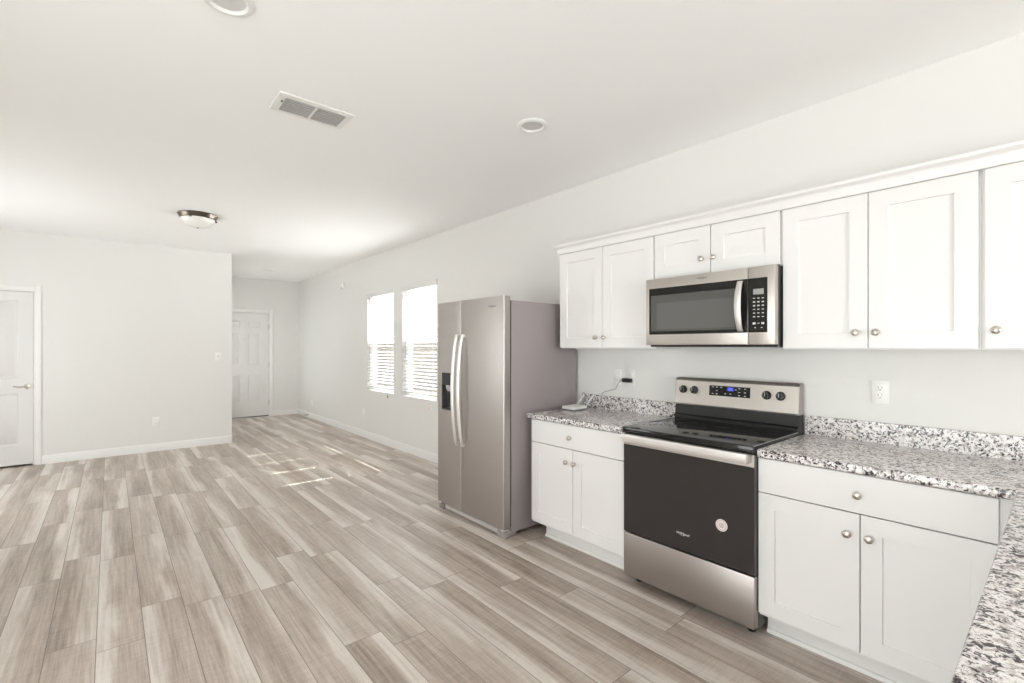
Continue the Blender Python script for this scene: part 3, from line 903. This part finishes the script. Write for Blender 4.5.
# ------------------------------------------------------------------ microwave
MX0, MX1, MY, MZ0, MZ1 = 0.9705, 1.7345, 0.415, 1.416, 1.827
mw = thing('microwave', (1.352, 0.2, MZ0), 'stainless over-the-range microwave with black window mounted above the range', 'microwave')
finish('body', B(MX0 + .002, MX1 - .002, 0.004, 0.368, MZ0 - 0.012, MZ1 + .003, .002), M['black_plastic'], mw)
SPL = 1.105
md = finish('door', B(SPL + .001, MX1, 0.370, MY, MZ0, MZ1, .004, 2), M['steel_light'], mw)
mp = finish('control_panel', B(MX0, SPL - .001, 0.370, MY, MZ0, MZ1, .004, 2), M['steel_light'], mw)
gz0, gz1 = 1.480, 1.767
gl = finish('door_glass', B(SPL + .001, 1.711, MY - .002, MY + .0012, gz0, gz1, .001), M['glass_black'], md)
vw = finish('viewing_window', B(1.165, 1.697, MY + .001, MY + .0016, 1.500, 1.722, .0003), M['mesh_glass'], md)
finish('reflection_screen', B(1.178, 1.655, MY + .0015, MY + .0019, 1.512, 1.674, .0002), M['mesh_reflection'], md)  # inner screen rectangle, lightened to imitate a reflection of the room
kp = finish('keypad_glass', B(1.007, SPL - .001, MY - .002, MY + .0012, gz0, gz1, .001), M['glass_black'], mw)
finish('display', B(1.025, 1.078, MY + .001, MY + .0018, 1.680, 1.709, .0003), M['lcd'], kp)
keys = [(x, 1.660 - k * 0.0195, .0052, .0032 if k in (1, 2) else .0020) for k in range(6) for x in (1.0735, 1.0515, 1.0295)]
keys += [(1.0735, 1.528, .007, .0055), (1.0295, 1.528, .007, .0055), (1.0515, 1.528, .005, .002), (1.068, 1.5055, .004, .002), (1.035, 1.5055, .004, .002)]
for x, z, a, c in keys:
    finish('key', B(x - a, x + a, MY + .0011, MY + .0016, z - c, z + c), M['mark'], kp, smooth=0)
brand_logo(md, 1.363, MY, 1.800, 0.058, M['logo_dark'])
# bowed vertical door handle
def bowed_handle(parent, x, y, z0, z1, w, bow, th=0.010, mat=None, base=0.004):
    bm = bmesh.new(); n = 26; rings = []
    for k in range(n + 1):
        u = k / n
        z = z0 + (z1 - z0) * u
        o = base + bow * (1 - (2 * u - 1) ** 2) ** 0.8
        hw = w / 2 * (0.82 + 0.18 * math.sin(math.pi * u))
        rings.append([bm.verts.new((x + dx * hw, y + o + dy, z)) for dx, dy in ((-1, 0), (-1, th * .6), (-.7, th), (.7, th), (1, th * .6), (1, 0), (.7, -th * .3), (-.7, -th * .3))])
    m8 = 8
    for a, b_ in zip(rings, rings[1:]):
        for i in range(m8): bm.faces.new((a[i], a[(i + 1) % m8], b_[(i + 1) % m8], b_[i]))
    bm.faces.new(rings[0]); bm.faces.new(rings[-1][::-1])
    return finish('handle', bm, mat or M['steel_v'], parent, smooth=40)
bowed_handle(md, 1.142, MY, 1.488, 1.758, 0.034, 0.036)
finish('grease_filter', B(MX0 + .06, MX1 - .06, 0.06, 0.32, MZ0 - 0.0155, MZ0 - 0.0122), M['grey_plastic'], mw)

# ------------------------------------------------------------------ refrigerator
FX0, FX1, FYF = 2.657, 3.566, 0.826
fr = thing('refrigerator', ((FX0 + FX1) / 2, 0.42, 0), 'tall stainless side-by-side refrigerator with ice dispenser standing beside the windows', 'refrigerator')
finish('case', B(FX0, FX1, 0.050, 0.752, 0.032, 1.748, .003, 2), M['fridge_side'], fr)
def fridge_door(name, x0, x1, hole=None):
    """door leaf with softly rounded vertical front edges; optional recess (x0,x1,z0,z1)"""
    z0, z1 = 0.066, 1.779
    bm = bmesh.new()
    ya, yb = 0.764, FYF
    r = 0.012
    def bulge(x):
        u = (x - x0) / (x1 - x0)
        return 0.0
    arc = [(r * (1 - math.cos(a)), r * (1 - math.sin(a))) for a in [i * math.pi / 2 / 5 for i in range(6)]]
    poly = [(x0, ya)] + [(x0 + px, yb - py) for px, py in arc] + [(x1 - px, yb - py) for px, py in arc[::-1]] + [(x1, ya)]
    prism(bm, poly, 'z', z0, z1)
    return bm
gapx = 3.205
finish('door_gasket', B(FX0 + .004, FX1 - .004, 0.7525, 0.7635, 0.075, 1.745), M['black_plastic'], fr)
fd = finish('fridge_door', fridge_door('r', FX0, gapx - .003), M['steel'], fr)
# freezer door is built around the dispenser recess
DX0, DX1, DZ0, DZ1 = 3.318, 3.494, 0.866, 1.184
bm = bmesh.new()
x0, x1, z0, z1, ya, yb = gapx + .003, FX1, 0.066, 1.779, 0.764, FYF
r = 0.012
arc = [(r * (1 - math.cos(a)), r * (1 - math.sin(a))) for a in [i * math.pi / 2 / 5 for i in range(6)]]
prof_l = [(x0, ya)] + [(x0 + px, yb - py) for px, py in arc]
prof_r = [(x1 - px, yb - py) for px, py in arc[::-1]] + [(x1, ya)]
zs = [z0, DZ0, DZ1, z1]
def V(x, y, z): return bm.verts.new((x, y, z))
def Q(*p): bm.faces.new([V(*q) for q in p])
for za, zb in zip(zs, zs[1:]):
    for pr in (prof_l, prof_r):
        for (xa, y_a), (xb, y_b) in zip(pr, pr[1:]): Q((xa, y_a, za), (xb, y_b, za), (xb, y_b, zb), (xa, y_a, zb))
    Q((x0, ya, za), (x1, ya, za), (x1, ya, zb), (x0, ya, zb))
    xa, xb = x0 + r, x1 - r
    if za == DZ0:
        Q((xa, yb, za), (DX0, yb, za), (DX0, yb, zb), (xa, yb, zb)); Q((DX1, yb, za), (xb, yb, za), (xb, yb, zb), (DX1, yb, zb))
    else:
        Q((xa, yb, za), (DX0, yb, za), (DX0, yb, zb), (xa, yb, zb)); Q((DX0, yb, za), (DX1, yb, za), (DX1, yb, zb), (DX0, yb, zb)); Q((DX1, yb, za), (xb, yb, za), (xb, yb, zb), (DX1, yb, zb))
for z in (z0, z1):
    bm.faces.new([V(x, y, z) for x, y in prof_l + prof_r])
yr = yb - 0.050
Q((DX0, yb, DZ0), (DX0, yr, DZ0), (DX0, yr, DZ1), (DX0, yb, DZ1)); Q((DX1, yb, DZ0), (DX1, yr, DZ0), (DX1, yr, DZ1), (DX1, yb, DZ1))
Q((DX0, yb, DZ0), (DX1, yb, DZ0), (DX1, yr, DZ0), (DX0, yr, DZ0)); Q((DX0, yb, DZ1), (DX1, yb, DZ1), (DX1, yr, DZ1), (DX0, yr, DZ1))
Q((DX0, yr, DZ0), (DX1, yr, DZ0), (DX1, yr, DZ1), (DX0, yr, DZ1))
bmesh.ops.remove_doubles(bm, verts=bm.verts[:], dist=1e-5)
fz = finish('freezer_door', bm, M['steel'], fr)
# dispenser: dark liner with bezel, control face above, chute, paddle, tray
bm = bmesh.new()
e = .0008
box(bm, DX0 + e, DX1 - e, yr + e, yr + .004, DZ0 + e, DZ1 - e)
box(bm, DX0 + e, DX0 + .005, yr + e, yb + .002, DZ0 + e, DZ1 - e); box(bm, DX1 - .005, DX1 - e, yr + e, yb + .002, DZ0 + e, DZ1 - e)
box(bm, DX0 + .005, DX1 - .005, yr + e, yb + .002, DZ0 + e, DZ0 + .012)
ds = finish('dispenser', bm, M['dark_grey'], fr)
finish('dispenser_controls', B(DX0 + .0052, DX1 - .0052, yr + .0045, yb + .003, 1.078, DZ1 - e, .002), M['black_plastic'], ds)
bm = bmesh.new(); prism(bm, [(yr + .005, 1.020), (yr + .032, 1.026), (yb - .004, 1.050), (yb - .002, 1.0775), (yr + .005, 1.0775)], 'x', DX0 + .020, DX0 + .118)
finish('ice_chute', bm, M['grey_plastic'], ds)
finish('paddle', B(DX0 + .045, DX1 - .045, yr + .0045, yr + .010, 0.925, 1.015, .002), M['black_plastic'], ds)
finish('drip_tray', B(DX0 + .0055, DX1 - .0055, yr + .005, yb - .001, DZ0 + .0125, DZ0 + .020, .001), M['black_plastic'], ds)
bowed_handle(fz, gapx + .040, FYF, 0.598, 1.503, 0.030, 0.046, 0.014, base=0.010)
bowed_handle(fd, gapx - .043, FYF, 0.598, 1.503, 0.030, 0.046, 0.014, base=0.010)
for o, x in ((fz, gapx + .040), (fd, gapx - .043)):
    for z in (0.612, 1.489): finish('handle_mount', B(x - .010, x + .010, FYF - .0005, FYF + .016, z - .013, z + .013, .002), M['steel_v'], o)
brand_logo(fd, 2.795, FYF, 1.707, 0.085, M['logo_dark'])
finish('base_grille', B(FX0 + .095, FX1 - .075, 0.752, 0.797, 0.008, 0.045, .004, 2), M['grille'], fr)
for x0, x1 in ((FX0 + .001, FX0 + .094), (FX1 - .074, FX1 - .001)):
    ft = finish('foot', B(x0, x1, 0.700, 0.812, 0.0, 0.044, .004, 2), M['fridge_side'], fr)
    xc = x0 + .026 if x0 < 3 else x1 - .026
    finish('roller_cover', B(xc - .025, xc + .025, 0.766, 0.824, 0.0445, 0.0655, .006, 2), M['chrome'], ft)

# ------------------------------------------------------------------ router and its adapter
def router():
    r = thing('wifi_router', (2.51, 0.23, CZ1), 'small white router with two raised antennas on the granite countertop', 'router')
    P4 = [(2.435, 0.318), (2.575, 0.305), (2.590, 0.137), (2.450, 0.150)]
    bm = bmesh.new(); prism(bm, P4, 'z', CZ1 + 0.006, CZ1 + 0.028)
    bmesh.ops.recalc_face_normals(bm, faces=bm.faces[:])
    bmesh.ops.bevel(bm, geom=bm.edges[:], offset=0.004, segments=2, affect='EDGES')
    body = finish('body', bm, M['white_plastic'], r)
    c = Vector((2.5125, 0.2275))
    bm = bmesh.new(); prism(bm, [tuple(c + (Vector(p) - c) * .93) for p in P4], 'z', CZ1 + .0004, CZ1 + .0062)
    finish('base', bm, M['dark_grey'], body)
    for ax, ay in ((2.572, 0.131), (2.468, 0.141)):
        bm = bmesh.new()
        a, b_ = Vector((ax, ay, CZ1 + .018)), Vector((ax - .070, ay - .008, CZ1 + .112))
        tube(bm, [a, a + (b_ - a) * .12, a + (b_ - a) * .2, b_], 0.0055, 10, 0.004)
        an = finish('antenna', bm, M['white_plastic'], r)
        finish('antenna_hinge', lathe(bmesh.new(), [(0, -.008), (.007, -.008), (.007, .008), (0, .008)], (ax, ay, CZ1 + .017), 'x', 14), M['white_plastic'], an)
router()
pa = thing('power_adapter', (2.160, 0.0105, 1.150), 'black power adapter plugged into the wall outlet nearest the range', 'power adapter')
finish('plug_body', B(2.120, 2.196, 0.0125, 0.046, 1.135, 1.166, .005, 2), M['black_plastic'], pa)
pts = [(2.194, 0.030, 1.150), (2.213, 0.026, 1.152), (2.240, 0.020, 1.130), (2.258, 0.016, 1.105), (2.276, 0.014, 1.078), (2.310, 0.016, 1.066), (2.352, 0.018, 1.054), (2.385, 0.020, 1.044), (2.397, 0.028, 1.028), (2.400, 0.036, 0.995), (2.408, 0.040, 0.950), (2.430, 0.050, 0.9215), (2.480, 0.060, 0.9205), (2.540, 0.075, 0.940), (2.552, 0.085, 0.990), (2.545, 0.090, 1.025), (2.530, 0.095, 1.036), (2.515, 0.100, 1.022), (2.508, 0.112, 0.975), (2.512, 0.135, 0.930)]
def smooth_pts(p, n=5):
    p = [Vector(q) for q in p]; out = []
    for i in range(len(p) - 1):
        a, b_, c, d = p[max(i - 1, 0)], p[i], p[i + 1], p[min(i + 2, len(p) - 1)]
        for k in range(n):
            t = k / n
            out.append(0.5 * ((2 * b_) + (c - a) * t + (2 * a - 5 * b_ + 4 * c - d) * t * t + (3 * b_ - a - 3 * c + d) * t ** 3))
    out.append(p[-1]); return out
bm = bmesh.new(); tube(bm, smooth_pts(pts), 0.0019, 7)
finish('cord', bm, M['cord'], pa)

# ------------------------------------------------------------------ outlets, switches
def plate_y(cx, cz, label, cat='outlet', kind='duplex', group='white wall plates', w=0.072, h=0.118):
    """plate on the kitchen wall (faces +y)"""
    r = thing('wall_outlet' if kind == 'duplex' else 'wall_plate', (cx, 0, cz), label, cat, group)
    finish('cover_plate', B(cx - w / 2, cx + w / 2, 0.0003, 0.006, cz - h / 2, cz + h / 2, .0018, 2), M['white_plastic'], r)
    if kind == 'duplex':
        for dz in (0.0195, -0.0195):
            s = finish('socket', B(cx - .0165, cx + .0165, 0.0055, 0.0085, cz + dz - .0135, cz + dz + .0135, .0035, 2), M['white_plastic'], r)
            bm = bmesh.new()
            box(bm, cx - .0078, cx - .0056, 0.0083, 0.0089, cz + dz - .001, cz + dz + .008); box(bm, cx + .0056, cx + .0078, 0.0083, 0.0089, cz + dz - .001, cz + dz + .008)
            lathe(bm, [(0, .0083), (.0028, .0083), (.0028, .0089), (0, .0089)], (cx, 0, cz + dz - .0075), 'y', 10)
            finish('socket_slots', bm, M['dark_grey'], s, smooth=0)
        finish('screw', lathe(bmesh.new(), [(0, .0058), (.003, .0058), (.0025, .0068), (0, .007)], (cx, 0, cz), 'y', 12), M['white_plastic'], r)
    else:
        o = finish('toggle', B(cx - .005, cx + .005, 0.0055, 0.013, cz - .011, cz + .011, .002), M['white_plastic'], r)
    return r
plate_y(0.622, 1.173, 'white outlet above the granite backsplash beside the range, nothing plugged in')
plate_y(2.142, 1.172, 'white outlet holding the black power adapter')
plate_y(2.267, 1.170, 'white switch plate next to the plugged-in adapter, toward the refrigerator', 'switch', 'switch')
plate_y(7.08, 0.378, 'white low outlet under the blind with the cord tassel')
plate_y(9.56, 0.30, 'white low outlet on the windowed wall near the front door')

def plate_x(cy, cz, label, cat, kind):
    x = XL
    r = thing('wall_outlet' if kind == 'duplex' else 'light_switch', (x, cy, cz), label, cat, 'white wall plates')
    finish('cover_plate', B(x - .006, x - .0003, cy - .037, cy + .037, cz - .060, cz + .060, .0018, 2), M['white_plastic'], r)
    if kind == 'duplex':
        for dz in (0.0195, -0.0195):
            s = finish('socket', B(x - .0085, x - .0055, cy - .0165, cy + .0165, cz + dz - .0135, cz + dz + .0135, .0035, 2), M['white_plastic'], r)
            bm = bmesh.new()
            for q in (-.0067, .0067): box(bm, x - .0089, x - .0083, cy + q - .0011, cy + q + .0011, cz + dz - .001, cz + dz + .008)
            finish('socket_slots', bm, M['dark_grey'], s, smooth=0)
    else:
        t = finish('toggle', B(x - .016, x - .0055, cy - .005, cy + .005, cz - .012, cz + .012, .002), M['grey_plastic'], r)
    return r
plate_x(2.535, 0.400, 'white low outlet on the blank wall beside the panelled door', 'outlet', 'duplex')
plate_x(1.818, 1.266, 'white light switch on the blank wall at the hallway corner', 'switch', 'switch')

# ------------------------------------------------------------------ small things on the window wall
ws = thing('alarm_sensor', (7.918, 0, 2.42), 'small white alarm sensor high on the wall beside the blinds', 'sensor')
bm = bmesh.new()
prism(bm, [(0.0005, 2.375), (0.018, 2.375), (0.040, 2.395), (0.044, 2.455), (0.036, 2.475), (0.0005, 2.475)], 'x', 7.885, 7.950)
finish('housing', bm, M['white_plastic'], ws)
finish('lens', B(7.893, 7.942, 0.020, 0.043, 2.3795, 2.4005, .003), M['grey_plastic'], ws)
tg = thing('paper_tag', (5.115, 0.001, 0.625), 'small white paper tag with red print on the wall below the blind', 'tag')
finish('paper', B(5.064, 5.160, 0.0004, 0.0014, 0.622, 0.700), M['white_plastic'], tg)
bm = bmesh.new()
for z, h in ((0.690, .006), (0.665, .003), (0.652, .003), (0.634, .007)): box(bm, 5.078, 5.148, 0.0014, 0.0017, z - h / 2, z + h / 2)
finish('print', bm, M['tag_ink'], tg, smooth=0)
dsx = 9.75
dst = thing('door_stop', (dsx, 0.013, 0.055), 'small spring door stop on the baseboard in the far corner', 'door stop')
bm = bmesh.new(); lathe(bm, [(0, 0.0), (.012, 0.0), (.012, .004), (.006, .006)] + [(.006 + .0015 * (k % 2), .008 + k * .003) for k in range(18)] + [(.005, .064), (0, .064)], (dsx, 0.0135, 0.055), 'y', 14)
finish('spring', bm, M['steel_dark'], dst)
finish('tip', lathe(bmesh.new(), [(0, .0642), (.007, .0642), (.008, .074), (.006, .078), (0, .078)], (dsx, 0.0135, 0.055), 'y', 14), M['grey_plastic'], dst)

# ------------------------------------------------------------------ ceiling fixtures
def recessed(cx, cy, label, R=0.094):
    r = thing('recessed_light', (cx, cy, CEIL), label, 'ceiling light', 'round recessed ceiling lights')
    bm = lathe(bmesh.new(), [(R, 0.0), (R, .0035), (R * .97, .006), (R * .86, .0115), (R * .74, .0115), (R * .70, .007), (R * .665, .004), (R * .66, 0.0)], (cx, cy, CEIL - .0003), 'z', 48, -1, caps=False)
    finish('trim_ring', bm, M['white_plastic'], r)
    finish('lens', lathe(bmesh.new(), [(0, 0), (R * .66, 0), (R * .66, .002), (R * .4, .0025), (0, .0027)], (cx, cy, CEIL - .0003), 'z', 48, -1), M['lens'], r)
recessed(2.125, 1.035, 'flat round recessed ceiling light above the floor before the range')
recessed(2.125, 2.655, 'round recessed ceiling light cut by the top edge of the photo')
recessed(9.16, 0.86, 'tiny distant round ceiling light in the entry by the front door', 0.085)

fx = thing('dome_light', (5.80, 2.315, CEIL), 'flush ceiling dome light with white glass bowl and dark metal pan', 'ceiling light')
C0 = (5.80, 2.315, CEIL - .0003)
finish('pan', lathe(bmesh.new(), [(0, 0), (.176, 0), (.178, .005), (.172, .012), (.168, .024), (.158, .040), (.150, .043), (0, .043)], C0, 'z', 64, -1), M['bronze'], fx)
finish('glass_bowl', lathe(bmesh.new(), [(.146, .0435), (.150, .046), (.146, .062), (.132, .085), (.108, .105), (.075, .120), (.04, .1275), (0, .129)], C0, 'z', 64, -1), M['frost'], fx)
for k in range(3):
    a = math.radians(30 + 120 * k)
    x, y = 5.80 + .160 * math.cos(a), 2.315 + .160 * math.sin(a)
    finish('bowl_clip', B(x - .009, x + .009, y - .009, y + .009, CEIL - .058, CEIL - .0415, .003), M['bronze'], fx)
finish('finial', lathe(bmesh.new(), [(0, .1285), (.009, .1285), (.010, .132), (.006, .137), (.004, .142), (0, .143)], C0, 'z', 16, -1), M['bronze'], fx)

def vent():
    x0, x1, y0, y1 = 2.700, 2.930, 1.916, 2.320
    r = thing('air_vent', ((x0 + x1) / 2, (y0 + y1) / 2, CEIL), 'white rectangular ceiling air vent with two banks of louvers', 'vent')
    z = CEIL - .0004
    bm = bmesh.new()
    bx0, bx1, by0, by1 = x0 + .042, x1 - .022, y0 + .034, y1 - .044
    ym = (by0 + by1) / 2
    box(bm, x0, bx0, y0, y1, z - .008, z, .002); box(bm, bx1, x1, y0, y1, z - .008, z, .002)
    box(bm, bx0, bx1, y0, by0, z - .008, z, .002); box(bm, bx0, bx1, by1, y1, z - .008, z, .002)
    box(bm, bx0, bx1, ym - .007, ym + .007, z - .008, z, .001)
    finish('vent_frame', bm, M['louver'], r)
    finish('duct_back', B(bx0, bx1, by0, by1, z - .0012, z - .0002), M['duct'], r)
    for a, b_ in ((by0, ym - .007), (ym + .007, by1)):
        bm = bmesh.new(); n = 8
        for k in range(n):
            xc = bx0 + (bx1 - bx0) * (k + .5) / n
            prism(bm, [(xc - .0055, z - .0125), (xc - .0045, z - .0130), (xc + .0045, z - .0020), (xc + .0035, z - .0015)], 'y', a + .0005, b_ - .0005)
        finish('louver_bank', bm, M['louver'], r, smooth=0)
    finish('damper_lever', B(x0 + .080, x0 + .094, by1 + .008, by1 + .018, z - .014, z - .008, .002), M['dark_grey'], r)
vent()
